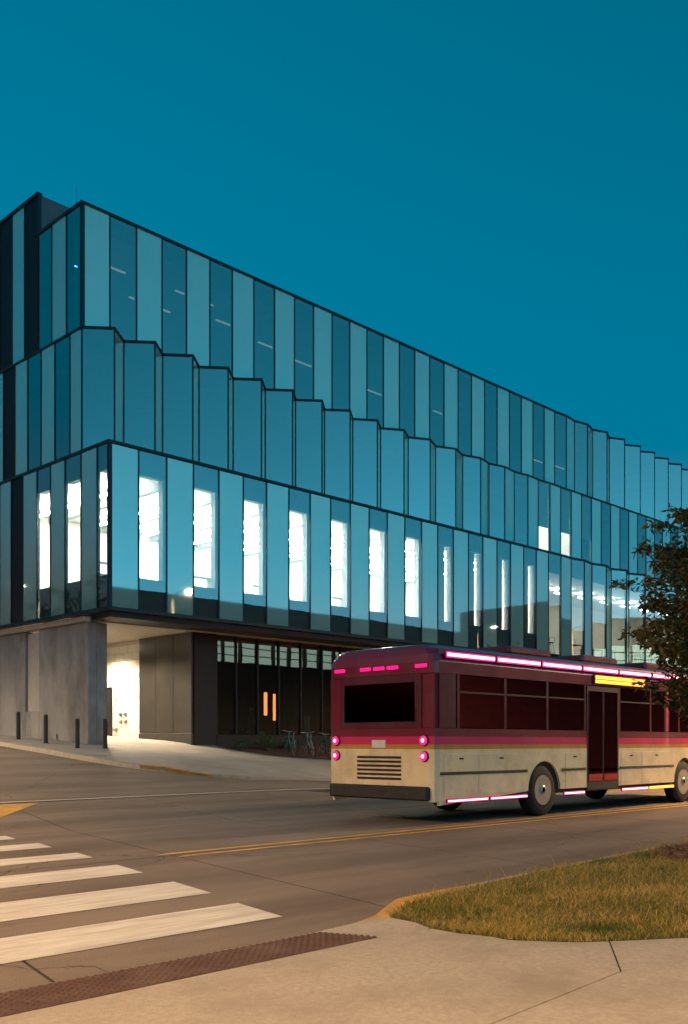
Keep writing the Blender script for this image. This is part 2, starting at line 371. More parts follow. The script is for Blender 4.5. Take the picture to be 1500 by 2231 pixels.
# far pavement and plaza with its rounded corner
arc = [(1.8 + 4 * math.cos(a), -2.4 + 4 * math.sin(a)) for a in [R(180 + 90 * i / 12) for i in range(13)]]
curb_far = [(-2.2, 60)] + [(-2.2, y) for y in (40, 25, 14, 8, 4, 2, 0)] + arc + [(x, -6.4) for x in (3, 4, 5, 5.6, 6.2, 7, 8, 10, 13, 18, 30, 60, 130)]
plaza = surface('plaza', curb_far + [(130, 60)], plaza_h, 1.1, M['plaza'], skirt=.0, ys=YS + [-5.6, -4.6, -4, -2.2])
def sweep(name, path, w, ztop, drop, mat, parent=None, side=1):
    """a kerb: rectangular section with a rounded front edge, following a plan path"""
    b = MB(); P = [Vector(p) for p in path]; n = len(P); rows_ = []
    for i, p in enumerate(P):
        d = (P[min(i + 1, n - 1)] - P[max(i - 1, 0)]).normalized(); nn = Vector((-d.y, d.x)) * side
        q = p + nn * w; zt = ztop(p.x, p.y)
        rows_.append([(p.x, p.y, zt - drop), (p.x, p.y, zt - .025), (p.x + nn.x * .02, p.y + nn.y * .02, zt), (q.x, q.y, zt), (q.x, q.y, zt - drop)])
    for i in range(n - 1):
        for k in range(4):
            a, c = rows_[i], rows_[i + 1]
            b.quad(a[k], c[k], c[k + 1], a[k + 1]) if side < 0 else b.quad(a[k], a[k + 1], c[k + 1], c[k])
    for r_ in (rows_[0], rows_[-1]): b.add(r_, [(0, 1, 2, 3, 4)])
    o = b.build(name, mat, parent)
    if not parent: o['kind'] = 'structure'
    return o
far_kerb = sweep('far_kerb', [p for p in curb_far], .15, lambda x, y: plaza_h(x, y) + .004, .3, M['curb'], side=1)
def path_between(path, f):  # denser copy filtered
    out = []
    for a, b in zip(path, path[1:]):
        for i in range(8):
            p = (a[0] + (b[0] - a[0]) * i / 8, a[1] + (b[1] - a[1]) * i / 8)
            if f(p): out.append(p)
    return out
sweep('yellow_kerb_paint', path_between(curb_far, lambda p: -1.75 < p[0] < -.35 and p[1] < -3), .17, lambda x, y: plaza_h(x, y) + .009, .13, M['yellow_paint'], far_kerb)
sweep('yellow_kerb_paint', path_between(curb_far, lambda p: 5.3 < p[0] < 8.2), .17, lambda x, y: plaza_h(x, y) + .009, .13, M['yellow_paint'], far_kerb)

# median island in the side street
isl = [(-6.3, 40), (-6.3, -4.4), (-6.6, -5.4), (-7.3, -6.1), (-8.0, -6.3), (-8.7, -6.1), (-9.4, -5.4), (-9.7, -4.4), (-9.7, 40)]
island = surface('median_island', isl, lambda x, y: g(x, y) + .12, 2, M['mulch'], ys=YS)
sweep('kerb', isl, .16, lambda x, y: g(x, y) + .15, .3, M['yellow_paint'], island, side=-1)

# near pavement
back = [(-11.44, -22.41), (-11.62, -22.93), (-11.68, -23.39), (-11.45, -23.73), (-11.26, -23.88), (-10.79, -24.19), (-9.5, -24.85), (-6, -26.1), (10, -27), (40, -27)]
kin = [(-11.92, -21.93), (-11.42, -21.95), (-10.99, -21.79), (-10.76, -21.77), (-9.7, -21.69), (-7.28, -21.49), (-4.66, -21.32), (0, -21.0), (6, -20.7), (15, -20.6), (40, -20.6), (130, -20.6)]
side_n = empty('near_sidewalk', (0, 0, 0), kind='structure')
base = surface('bedding', [(-60, -21.9), (-11.9, -21.9), (-11.3, -22.1)] + back[:8] + [(10, -27), (10, -60), (-60, -60)], lambda x, y: near_h(x, y) - .012, 1.2, M['joint'], side_n)
J2 = [(-60, -27.3), (-19, -24.85), (-13.32, -24.44), (-11.97, -24.35)]
surface('slab', [(-60, -21.88), (-11.95, -21.88), (-11.42, -22.06)] + back[:5] + J2[::-1], near_h, .6, M['walk'], side_n, .02, .005, ys=[-22, -22.2, -22.4, -22.6, -22.8, -23, -23.25, -24])
surface('slab', J2 + [back[4]] + back[5:8] + [(10, -27), (10, -60), (-60, -60)], near_h, .8, M['walk'], side_n, .02, .005)
KZ = lambda x, y: .002 + .128 * smooth((x + 12.0) / 1.1)
near_kerb = sweep('near_kerb', kin, .17, KZ, .3, M['curb'], side=-1)
sweep('yellow_kerb_paint', path_between(kin, lambda p: p[0] < -10.05), .175, lambda x, y: KZ(x, y) + .005, .14, M['yellow_paint'], near_kerb, side=-1)
# lawn
lawn_poly = [(x, y - .165) for x, y in kin[1:-1]] + [(40, -27), (10, -27)] + back[:8][::-1]
lawn_h = lambda x, y: near_h(x, y) - .006 + .035 * smooth((x + 11.2) / 1.5)
lawn = surface('lawn', lawn_poly, lawn_h, .4, M['soil'], skirt=.15)

# painted markings
def stripe(name, poly, mat, dz=.004, parent=None, zf=None):
    return surface(name, poly, lambda x, y: (zf or g)(x, y) + dz, 1.1, mat, parent)
cw = empty('crosswalk', (0, 0, 0), kind='structure')
for (ya, yb, xe) in ((-21.20, -20.42, -11.6), (-19.80, -18.93, -11.22), (-18.12, -17.32, -10.85), (-16.48, -15.88, -10.5), (-15.05, -14.42, -10.25), (-13.62, -13.05, -10.05)):
    k = .2247 * (yb - ya) * 1.0
    stripe('crosswalk_bar', [(-22, ya), (xe - k * .5, ya), (xe + k * .5, yb), (-22, yb)], M['white_paint'], parent=cw)
cl = empty('yellow_centre_line', (0, 0, 0), kind='structure')
stripe('line', [(-9.95, -16.88), (90, -16.88), (90, -16.76), (-9.7, -16.76)], M['yellow_paint'], parent=cl)
stripe('line', [(-9.85, -17.20), (90, -17.20), (90, -17.08), (-9.6, -17.08)], M['yellow_paint'], parent=cl)
tag(stripe('white_lane_line', [(-8.5, -8.60), (60, -8.60), (60, -8.49), (-8.5, -8.49)], M['white_paint'], .006), kind='structure')
tag(stripe('yellow_nose_marking', [(-7.2, -8.9), (-9.1, -11.0), (-11.5, -10.8), (-11.5, -8.9)], M['yellow_paint'], .006), kind='structure')

# tactile plate with truncated domes
tz = lambda x, y: near_h(x, y) + .005
tp = surface('tactile_paving', [(-17.5, -21.90), (-11.98, -21.93), (-12.0, -22.52), (-17.5, -22.56)], tz, .3, M['tactile'], skirt=.01)
b = MB()
for i in range(92):
    for j in range(10):
        x = -17.46 + i * .06; y = -21.955 - j * .06
        z = tz(x, y); o = len(b.v); vs = []
        for (r_, h_) in ((.0165, -.002), (.0105, .006)):
            for k in range(6): vs.append((x + r_ * math.cos(k * 1.047), y + r_ * math.sin(k * 1.047), z + h_))
        b.add(vs, [(k, (k + 1) % 6, 6 + (k + 1) % 6, 6 + k) for k in range(6)] + [tuple(range(6, 12))])
tag(b.build('dome', M['tactile'], tp), kind='stuff')

# ================================================================== the glass building
B = empty('glass_building', (0, 0, 0), label='three-storey building clad in alternating clear and pale fritted glass, folded in pleats', cat='building')
Z0, Z1, Z2, Z3, ZT = 5.72, 10.98, 15.09, 19.21, 20.62
V2 = 1.64
def fold(start, L_, theta, u_end, first_out):
    pts = [start]; x, y = start; k = 0; out = first_out
    while x < u_end:
        th = theta(x + L_ * .5)
        x += L_ * math.cos(th); y += L_ * math.sin(th) * (-1 if out else 1); out = not out; pts.append((x, y))
    return pts
band1 = fold((0, 0), 1.1, lambda u: R(27) * smooth((u - 23.5) / 14), 47, False)
band2 = fold((0, V2), 1.055, lambda u: R(41) * (1 - smooth((u - 9) / 21)), 47, True)
band3 = fold((0, V2), 1.055, lambda u: R(31) * smooth((u - 26.3) / 12), 47, False)
def left_band(v0, L_, n): return [(0, v0 + L_ * i) for i in range(n)]
L1 = left_band(0, .0, 1) + [(0, .70), (0, 1.69), (0, 2.71), (0, 3.69), (0, 4.62), (0, 5.64), (0, 6.51), (0, 7.4), (0, 8.4), (0, 9.4)]
L2_ = [(0, v) for v in (V2, 2.39, 3.38, 4.33, 5.28, 6.23, 7.11, 8.1, 9.1)]
L3_ = [(0, v) for v in (V2, 2.62, 3.6, 4.52)]
LT = [(0, v) for v in (4.52, 5.51, 6.44, 7.4, 8.4, 9.4)]
cache = {}
def panel_mesh(w, h, mat, kind):
    key = (round(w, 3), round(h, 3), mat, kind)
    if key not in cache:
        b = MB()
        if kind == 'pane':
            b.box(.02, w - .02, -.0, .022, .03, h - .03)
            if mat == 'clear': b.m = [1, 1, 0, 1, 1, 1]
        elif kind == 'mullion': b.box(-.02, .02, -.025, .10, .01, h - .01)
        elif kind == 'reveal':   # backing boards round a window opening behind the glass
            zt, zb, xr = h - .82, 1.08, w - .10
            b.cur = 0
            b.box(.03, w - .03, .07, .30, zt, h - .04); b.box(.03, w - .03, .07, .30, .04, zb)
            b.cur = 1
            b.box(xr, w - .03, .08, .34, zb, zt)
        elif kind == 'blind': b.box(.03, w - .24, .32, .335, .9, h - .6)
        cache[key] = b.mesh(kind, [M[k] for k in ('clear+inner' if mat == 'clear' else mat).split('+')])
    return cache[key]
def place(name, kind, p, q, z0, z1, mat):
    w = math.dist(p, q); a = math.atan2(q[1] - p[1], q[0] - p[0])
    return link(name, panel_mesh(w, z1 - z0, mat, kind), B, (p[0], p[1], z0), a)
def band(pts, z0, z1, first_clear, reverse=False, reveal=None, dark=None):
    """one run of panels; reverse when the run goes away from the corner on the other face so the outside stays outside"""
    for i, (p, q) in enumerate(zip(pts, pts[1:])):
        clear = (i % 2 == 0) == first_clear
        a, b_ = (q, p) if reverse else (p, q)
        m = 'clear' if clear else 'frost'
        if dark and i in dark: m = 'black'
        place('glass_pane' if m == 'clear' else ('fritted_panel' if m == 'frost' else 'dark_panel'), 'pane', a, b_, z0, z1, m)
        if m == 'clear' and reveal: reveal(i, a, b_)
    for i, p in enumerate(pts):
        q = pts[i + 1] if i + 1 < len(pts) else pts[i - 1]
        a = math.atan2(q[1] - p[1], q[0] - p[0]) if i + 1 < len(pts) else math.atan2(p[1] - q[1], p[0] - q[0])
        if i: a0 = math.atan2(p[1] - pts[i - 1][1], p[0] - pts[i - 1][0]); a = (a + a0) / 2
        link('mullion', panel_mesh(1, z1 - z0, 'frame', 'mullion'), B, (p[0], p[1], z0), a + (math.pi if reverse else 0))
def trim(name, pts, z0, z1, out, back_):
    b = MB(); P = [Vector(p) for p in pts]; n = len(P); rr = []
    for i, p in enumerate(P):
        d1 = (P[i] - P[i - 1]).normalized() if i else (P[1] - P[0]).normalized(); d2 = (P[i + 1] - P[i]).normalized() if i < n - 1 else d1
        m = Vector((d1.y, -d1.x)) + Vector((d2.y, -d2.x)); m = m / max(m.length_squared / 2, .4)
        a, c = p + m * out, p - m * back_
        rr.append([(a.x, a.y, z0), (a.x, a.y, z1), (c.x, c.y, z1), (c.x, c.y, z0)])
    for i in range(n - 1):
        for k in range(4): b.quad(rr[i][k], rr[i + 1][k], rr[i + 1][(k + 1) % 4], rr[i][(k + 1) % 4])
    b.add(rr[0], [(0, 1, 2, 3)]); b.add(rr[-1], [(3, 2, 1, 0)])
    return b.build(name, M['frame'], B)
def rev1(i, a, b_):
    if a[0] < 25 or a[0] < .01: place('window_reveal', 'reveal', a, b_, Z0, Z1, 'spandrel+reveal')
    if 15.3 < a[0] < 25: place('roller_blind', 'blind', a, b_, Z0, Z1, 'blind')
def revL(i, a, b_): place('window_reveal', 'reveal', a, b_, Z0, Z1, 'spandrel+reveal')
band(band1, Z0, Z1, False, reveal=rev1)
def rev2(i, a, b_):
    if 25.6 < a[0] < 31: link('roller_blind', MB().box(.03, math.dist(a, b_) - .03, .10, .115, 1.75, Z2 - Z1 - .05).mesh('roller_blind', M['blind']), B, (a[0], a[1], Z1), math.atan2(b_[1] - a[1], b_[0] - a[0]))
band(band2, Z1, Z2, True, reveal=rev2)
band(band3, Z2, Z3, False)
band(L1, Z0, Z1, True, True, revL, dark=(6, 8, 4 if False else 6))
band(L2_, Z1, Z2, False, True, dark=(1, 5) and (5,))
band(L3_, Z2, Z3, True, True)
band(LT, Z2, ZT, True, True, dark=(0, 2, 4))
full1 = L1[::-1][:-1] + band1; full2 = L2_[::-1][:-1] + band2; full3 = L3_[::-1][:-1] + band3
trim('edge_trim', full1, Z1 - .02, Z1 + .07, .045, .12); trim('edge_trim', full1, Z0 - .08, Z0 + .035, .05, .12)
trim('edge_trim', full2, Z2 - .03, Z2 + .04, .04, .12)
trim('edge_trim', full3, Z3 - .04, Z3 + .05, .045, .15)
trim('edge_trim', [(0, 9.4), (0, 4.52)], ZT - .05, ZT + .06, .05, .15)
b = MB(); b.prism(band3 + [(band3[-1][0], 2.6), (.1, 2.6)], Z2 + .055, Z2 + .075); b.build('band_soffit', M['black'], B)
b = MB(); b.prism(band2 + [(band2[-1][0], 2.7), (.1, 2.7)], Z2 - .06, Z2 - .045); b.build('band_roof', M['roof'], B)
b = MB(); b.prism(band1 + [(band1[-1][0], 3.0), (.1, 3.0)], Z1 - .05, Z1 - .03); b.build('band_roof', M['roof'], B)
b = MB(); b.prism([(x, y + .1) for x, y in band3] + [(band3[-1][0], 24), (.1, 24), (.1, 1.8)], Z3 - .12, Z3 - .06); b.build('roof', M['roof'], B)
b = MB(); b.box(.03, 6.5, 4.52, 24, Z3 - .1, ZT - .03); b.build('stair_tower', M['spandrel'], B)
b = MB(); b.box(46.6, 47.0, 2.2, 24, 1, Z3 - .2); b.box(.2, 46.6, 23.6, 24, 1, Z3 - .2); b.box(.15, .35, 9.4, 23.6, 1, Z3 - .2); b.build('end_wall', M['concrete'], B)
# floors, ceilings and rooms behind the glass
def shell(name, x0, x1, y0, y1, z0, z1, mat, skip=()):
    b = MB(); t = .04
    b.box(x0, x1, y0, y1, z0 - t, z0); b.box(x0, x1, y0, y1, z1, z1 + t); b.box(x0, x1, y1, y1 + t, z0, z1)
    if 'l' not in skip: b.box(x0 - t, x0, y0, y1, z0, z1)
    if 'r' not in skip: b.box(x1, x1 + t, y0, y1, z0, z1)
    return b.build(name, mat, B)
shell('lit_room', .35, 24.6, .55, 8.8, 6.05, 10.4, M['roomwall'], 'l')
shell('lit_room', 25.0, 46.4, .75, 6.5, 6.05, 10.2, M['roomwall'])
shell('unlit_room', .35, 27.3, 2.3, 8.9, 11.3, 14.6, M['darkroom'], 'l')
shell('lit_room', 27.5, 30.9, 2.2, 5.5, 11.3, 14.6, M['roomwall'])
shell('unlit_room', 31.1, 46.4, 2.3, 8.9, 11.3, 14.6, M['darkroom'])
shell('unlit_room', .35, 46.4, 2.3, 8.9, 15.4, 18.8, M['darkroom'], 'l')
# a ceiling of beams and rows of lights in the lit rooms
lm = MB().box(-.06, .06, -2.9, 2.9, 0, .05).mesh('ceiling_light', M['roomlight'])
for x in (1.6, 4.0, 6.4, 8.8, 11.2, 13.6, 16.5, 19.5, 22.5): link('ceiling_light', lm, B, (x, 4.6, 10.05))
lm2 = MB().box(-.5, .5, -.06, .06, 0, .05).mesh('ceiling_light', M['softlight'])
for x in (26.5, 29, 31.5, 34, 36.5, 39, 41.5, 44): link('ceiling_light', lm2, B, (x, 3.2, 9.9))
lm3 = MB().box(-.5, .5, -.06, .06, 0, .05).mesh('ceiling_light', M['roomlight'])
for x in (28.2, 29.3): link('ceiling_light', lm3, B, (x, 3.6, 14.3))
bmx = MB().box(-.12, .12, .6, 8.7, 0, .22).mesh('ceiling_beam', M['reveal'])
for x in (2.8, 5.2, 7.6, 10.0, 12.4, 15.0, 18, 21): link('ceiling_beam', bmx, B, (x, 0, 10.15))
dl = MB().box(-.9, .9, -.04, .04, 0, .04).mesh('dim_light', M['dimlight'])
for x, y, z in ((1.9, 3.4, 17.2), (4.0, 3.6, 16.5), (5.9, 3.4, 17.3), (8.0, 3.6, 16.9), (10.1, 3.5, 16.6), (12.4, 4.2, 16.8), (17, 4, 16.6), (22, 4, 16.8), (30.5, 4, 16.2), (33, 4, 16.3)):
    link('dim_light', dl, B, (x, y, z + 1.2))
# shelves and desks that show as shapes in the lit rooms
def desk(x, y, z, w=1.4):
    b = MB(); b.box(-w / 2, w / 2, -.35, .35, .70, .74)
    for sx in (-1, 1):
        for sy in (-1, 1): b.box(sx * (w / 2 - .05) - .025, sx * (w / 2 - .05) + .025, sy * .3 - .025, sy * .3 + .025, 0, .70)
    b.build('desk', M['wood'], B, loc=(x, y, z))
def shelf(x, y, z, w=1.8, h=1.7):
    b = MB()
    for k in range(5): b.box(-w / 2, w / 2, -.2, .2, k * h / 4, k * h / 4 + .03)
    for s_ in (-1, 1): b.box(s_ * w / 2 - .02, s_ * w / 2 + .02, -.2, .2, 0, h)
    b.build('shelf', M['reveal'], B, loc=(x, y, z))
for x in (3, 7.5, 12, 26.8, 30, 33.2, 36, 39): desk(x, 1.6 + (x % 2) * .5, 6.05)
for x in (2.2, 5.6, 9.4, 13): shelf(x, 3.2, 6.05)
def stool(x, y, z):
    b = MB(); b.lathe([(.19, .62), (.2, .66)], 12)
    for k in range(4):
        a = k * 1.5708 + .78; b.tube([(.13 * math.cos(a), .13 * math.sin(a), .63), (.24 * math.cos(a), .24 * math.sin(a), 0)], .012, 6)
    b.tube([(.17, -.15, .64), (.2, -.15, .95), (.2, .15, .95), (.17, .15, .64)], .012, 6)
    b.build('stool', M['frame'], B, loc=(x, y, z))
for x in (27.4, 29.4, 31.2, 33.8, 35.2, 37.1): stool(x, 1.25, 6.05)
b = MB(); b.lathe([(.02, 0), (.02, .03)], 8); b.build('blue_lamp', M['blueled'], B, loc=(-.03, 2.0, 15.2 + 2.0))

for x, y, zt in ((.7, 3.2, 20.7), (20, 6, 21.2), (33, 5, 21.4), (41, 5, 21.4)):
    MB().tube([(0, 0, 0), (0, 0, zt - Z3)], [.02, .008], 6).build('lightning_rod', M['steel'], B, loc=(x, y, Z3 - .07))
# ground floor: concrete wall, recessed entry, black panels, shopfront
SOF = 5.45
def gf(y): return lerp_table(PV, y) + .13
# the concrete wall is cast in big panels with open joints
for (va, vb, m) in ((1.75, 5.05, 'concrete'), (6.05, 9.6, 'concrete'), (9.62, 13.4, 'concrete')):
    b = MB(); b.bevbox(.30, .62, va + .008, vb - .008, gf(va) - .4, SOF - .02, .012); b.build('concrete_panel', M[m], B)
b = MB(); b.bevbox(.62, 1.02, 1.752, 2.2, gf(1.7) - .4, SOF - .02, .012); b.build('concrete_panel', M['concrete'], B)
b = MB(); b.box(.40, .6, 5.06, 6.04, gf(5.4) + .95, SOF - .1); b.build('lit_niche_panel', M['ledge'], B)
b = MB(); b.bevbox(.30, .60, 5.06, 6.04, gf(5) - .4, gf(5.4) + .95, .012); b.build('concrete_panel', M['concrete'], B)
for k in range(8):
    b = MB(); b.bevbox(.16, .40, 1.76 + k * 1.1, 1.76 + k * 1.1 + 1.09, SOF - .0, Z0 - .09, .01); b.build('ledge_stone', M['ledge'], B)
# black fascia and soffit under the overhang
b = MB(); b.box(.12, 46.5, .14, .9, SOF, Z0 - .09); b.box(.4, 46.5, .9, 1.7, SOF + .06, Z0 - .09); b.build('fascia', M['black'], B)
b = MB(); b.box(.62, 46.5, 1.7, 12, SOF + .02, SOF + .12); b.build('soffit', M['lightsoffit'], B)
# block wall, course by course in stack of blocks
b = MB(); b.box(4.93, 5.2, 5.25, 11.5, .9, SOF + .01); b.build('block_backing', M['grout'], B)
blk = MB().bevbox(-.03, .0, .006, .594, .006, .294, .006).mesh('block', M['block'])
for r_ in range(14):
    for c_ in range(-1, 6):
        y = 5.26 + c_ * .6 + (.3 if r_ % 2 else 0); z = 1.42 + r_ * .3
        if y < 5.2 or y > 8.6 or z + .3 > SOF + .02: continue
        if y > 7.5 and z < 3.6: continue
        link('block', blk, B, (4.93, y, z))
b = MB(); b.box(4.86, 4.92, 7.62, 8.6, 1.3, 3.62); b.build('service_door', M['blackmetal'], B)
b = MB(); b.box(4.84, 4.90, 7.56, 7.62, 1.3, 3.68); b.box(4.84, 4.90, 7.62, 8.7, 3.62, 3.68); b.build('door_frame', M['black'], B)
b = MB(); b.lathe([(.03, 0), (.03, .05)], 10, Matrix.Translation((4.88, 7.35, 2.35)) @ Matrix.Rotation(-math.pi / 2, 4, 'Y')); b.build('door_sensor', M['greenled'], B)
for k, (y, z) in enumerate(((6.55, 2.55), (6.9, 2.55), (6.55, 2.25), (6.9, 2.25))):
    b = MB(); b.lathe([(.07, 0), (.07, .05), (.045, .06), (.045, .12)], 10, Matrix.Translation((4.9, y, z)) @ Matrix.Rotation(-math.pi / 2, 4, 'Y')); b.build('hose_outlet', M['steel'], B)
b = MB(); b.lathe([(.09, 0), (.09, .04), (.05, .06), (.05, .16)], 12, Matrix.Translation((4.9, 7.25, 1.95)) @ Matrix.Rotation(-math.pi / 2, 4, 'Y')); b.build('standpipe', M['steel'], B)
for y, z in ((5.6, 4.0), (7.2, 3.1)):
    b = MB(); b.box(4.86, 4.90, y, y + .12, z, z + .2); b.build('wall_box', M['reveal'], B)
# black metal panels of the entry return
for k in range(3):
    ya = 1.86 + k * 1.12
    b = MB(); b.bevbox(4.60, 4.68, ya + .006, ya + 1.114, 1.80, SOF + .01, .012); b.build('metal_panel', M['blackmetal'], B)
b = MB(); b.bevbox(4.585, 4.68, 1.84, 5.24, 1.15, 1.785, .012); b.build('metal_plinth', M['blackmetal'], B)
b = MB(); b.box(4.68, 4.92, 1.9, 5.24, 1.1, SOF + .01); b.build('metal_backing', M['black'], B)
b = MB(); b.bevbox(4.69, 5.72, 1.80, 1.88, 1.1, SOF + .01, .01); b.build('corner_panel', M['black'], B)
b = MB(); b.box(5.73, 46.5, 1.78, 2.0, .7, 1.72); b.build('plinth_wall', M['black'], B)
xs = [5.73, 6.67, 7.74, 8.83, 10.02, 11.21, 12.29, 13.37] + [13.37 + 1.15 * k for k in range(1, 29)]
for xa, xb in zip(xs, xs[1:]):
    b = MB(); b.box(xa + .03, xb - .03, 1.86, 1.88, 1.73, SOF); b.m = [1, 1, 0, 1, 1, 1]; b.build('shopfront_pane', [M['lowglass'], M['inner']], B)
for x in xs:
    b = MB(); b.box(x - .03, x + .03, 1.80, 1.98, 1.73, SOF); b.build('shopfront_mullion', M['black'], B)
b = MB(); b.box(5.3, 46.4, 8.9, 9.0, 1.3, SOF); b.box(5.25, 5.3, 2, 8.9, 1.3, SOF); b.build('hall_wall', M['darkroom'], B)
b = MB(); b.box(5.3, 46.4, 2.0, 8.9, 1.28, 1.34); b.build('hall_floor', M['darkroom'], B)
for x, z, h in ((9.55, 2.55, .95), (10.05, 2.35, 1.1)):
    b = MB(); b.bevbox(x - .07, x + .07, 3.4, 3.5, z, z + h, .02); b.build('glowing_column', M['orangelight'], B)
def easel(x, y):
    b = MB(); b.tube([(-.25, 0, 0), (-.05, .1, 1.5)], .02, 6); b.tube([(.25, 0, 0), (.05, .1, 1.5)], .02, 6); b.tube([(0, .6, 0), (0, .1, 1.5)], .02, 6); b.box(-.3, .3, -.02, .02, .45, .5)
    b.build('easel', M['reveal'], B, loc=(x, y, 1.34))
easel(8.4, 2.9)
for x in (6.6, 11.6, 14.0):
    b = MB(); b.box(-.5, .5, -.3, .3, .7, .74)
    for sx in (-.45, .45): b.box(sx - .03, sx + .03, -.25, .25, 0, .7)
    b.build('hall_table', M['wood'], B, loc=(x, 3.2, 1.34))
for x in (11.1, 13.7):
    b = MB(); b.box(-.12, .12, -.05, .05, 0, 1.2); b.build('display_stand', M['reveal'], B, loc=(x, 2.6, 1.34))
# recessed downlights over the entry, each a lamp with its own light
def downlight(x, y, z, power):
    b = MB(); b.lathe([(.10, -.06), (.12, .03)], 16); o = b.build('downlight', M['black'], B, loc=(x, y, z - .03))
    b = MB(); b.lathe([(.05, -.11), (.085, -.09), (.085, -.062)], 16); b.build('lens', M['downglow'], o)
    ld = bpy.data.lights.new('downlight', 'SPOT'); ld.energy = power; ld.color = (1, .80, .55); ld.spot_size = R(150); ld.spot_blend = .6; ld.shadow_soft_size = .08
    lo = bpy.data.objects.new('downlight_lamp', ld); C.objects.link(lo); lo.parent = o; lo.location = (0, 0, -.16)
downlight(2.45, 4.25, SOF, 2000)
downlight(3.4, 7.0, SOF, 1600)

# ================================================================== bollards
bol = [(-1.0, 4.04, 'farthest up the side street'), (-1.0, 2.18, 'second from the far end'), (-.95, .30, 'third, just before the wall corner'), (-.05, .15, 'at the wall corner beside the lit entry')]
bm_ = MB().lathe([(.105, 0), (.105, .01), (.068, .015), (.068, .90), (.062, .93), (.03, .945)], 16).mesh('bollard', M['bollard'], False)
for x, y, t in bol:
    o = link('bollard', bm_, None, (x, y, plaza_h(x, y) - .005)); tag(o, 'black steel bollard along the concrete wall, ' + t, 'bollard', 'bollards along the concrete wall')

# ================================================================== street lamps
def street_lamp(x, y, dx, dy, H, power, label, col=(1, .58, .25), cone=165):
    z0 = max(near_h(x, y), .1) if y < -13 else g(x, y) + .1
    r_ = empty('street_lamp', (x, y, z0), label=label, cat='street lamp', group='street lamps around the junction')
    MB().lathe([(.2, 0), (.2, .04), (.13, .06), (.12, .5), (.1, .52), (.06, H - .1), (.05, H)], 14).build('pole', M['steel'], r_, True)
    MB().tube([(0, 0, H - .25), (dx * .3, dy * .3, H + .02), (dx * .75, dy * .75, H + .1), (dx * 1.0, dy * 1.0, H + .12)], [.045, .04, .035, .03], 8).build('arm', M['steel'], r_, True)
    hx, hy = dx * 1.25, dy * 1.25
    a = math.atan2(dy, dx); Mx = Matrix.Translation((hx, hy, H + .06)) @ Matrix.Rotation(a, 4, 'Z')
    hd = MB().bevbox(-.36, .36, -.16, .16, 0, .13, .04, Mx).build('lamp_head', M['steel'], r_)
    MB().bevbox(-.26, .26, -.12, .12, -.035, -.002, .012, Mx).build('lens', M['lampglow'], hd)
    ld = bpy.data.lights.new('street_lamp', 'SPOT'); ld.energy = power; ld.color = col; ld.spot_size = R(cone); ld.spot_blend = .8; ld.shadow_soft_size = .15
    lo = bpy.data.objects.new('street_lamp_light', ld); C.objects.link(lo); lo.parent = hd; lo.location = (hx, hy, H - .02)
    return r_
street_lamp(19.8, -24.2, 0, 1.4, 10.75, 75000, 'steel street lamp on the lawn verge opposite the shopfront')
street_lamp(52.0, -24.2, 0, 1.4, 11.2, 30000, 'distant steel street lamp far along the lawn verge')
street_lamp(-11.2, 25.3, 1.0, 0, 8.3, 12000, 'steel street lamp across the side street from the concrete wall', (1, .8, .6), 120)
street_lamp(-20.5, -31.0, .9, .9, 8.6, 10000, 'steel street lamp on the near pavement by the crosswalk')
street_lamp(-14.6, 6.5, 1.3, 0, 8.0, 26000, 'added unseen street lamp across the side street, brightening the concrete wall', (1, .70, .42), 152)  # added out of view to brighten the concrete wall and plaza
street_lamp(-26.0, -9.0, 1.2, -.5, 9.5, 45000, 'added unseen street lamp beyond the crosswalk, brightening the road')  # extra off-view lamp, added to lift the dark road

# ================================================================== bus
BX, BY, BL, BW = -4.1, -16.60, 12.2, 2.55
bus = empty('bus', (BX, BY, 0), label='maroon and cream city bus with added red glowing bars for light trails, passing the glass building', cat='bus')
AX = (3.35, 9.35); RA = .56
def side_outline(z0, z1):
    pts = [(0.0, z0)]
    for ax in AX:
        for k in range(13):
            a = math.pi - math.pi * k / 12; pts.append((ax + RA * math.cos(a), max(z0, .50 + RA * math.sin(a))))
    pts += [(BL, z0), (BL, z1), (0.0, z1)]
    return pts
def side_plate(b, pts, y0, y1):
    n = len(pts); b.add([(x, y0, z) for x, z in pts] + [(x, y1, z) for x, z in pts], [tuple(range(n)), tuple(range(2 * n - 1, n - 1, -1))] + [(i, n + i, n + (i + 1) % n, (i + 1) % n) for i in range(n)])
ZS = 1.30
b = MB(); side_plate(b, [(x + .12 if x == 0 else (x - .12 if x == BL else x), z) for x, z in side_outline(.34, ZS)], 0, .05); b.build('near_skirt', M['buscream'], bus)
b = MB(); side_plate(b, [(x + .12 if x == 0 else (x - .12 if x == BL else x), z) for x, z in side_outline(.34, ZS)], BW - .05, BW); b.build('far_skirt', M['buscream'], bus)
def plan_ring(e=0., c=.12):
    return [(c, e), (BL - c, e), (BL - c * .3, e + c * .3), (BL, e + c), (BL, BW - e - c), (BL - c * .3, BW - e - c * .3), (BL - c, BW - e), (c, BW - e), (c * .3, BW - e - c * .3), (0, BW - e - c), (0, e + c), (c * .3, e + c * .3)]
def loft(b, rings):
    n = len(rings[0]); o = len(b.v); vs = [p for r_ in rings for p in r_]
    fs = [(k * n + i, k * n + (i + 1) % n, (k + 1) * n + (i + 1) % n, (k + 1) * n + i) for k in range(len(rings) - 1) for i in range(n)]
    b.add(vs, fs)
b = MB(); R0 = plan_ring(); loft(b, [[(x, y, z) for x, y in R0[1:7]] for z in (.34, ZS)]); b.build('front_skirt', M['buscream'], bus)
b = MB(); R1 = R0[7:] + R0[:1]; n = len(R1)
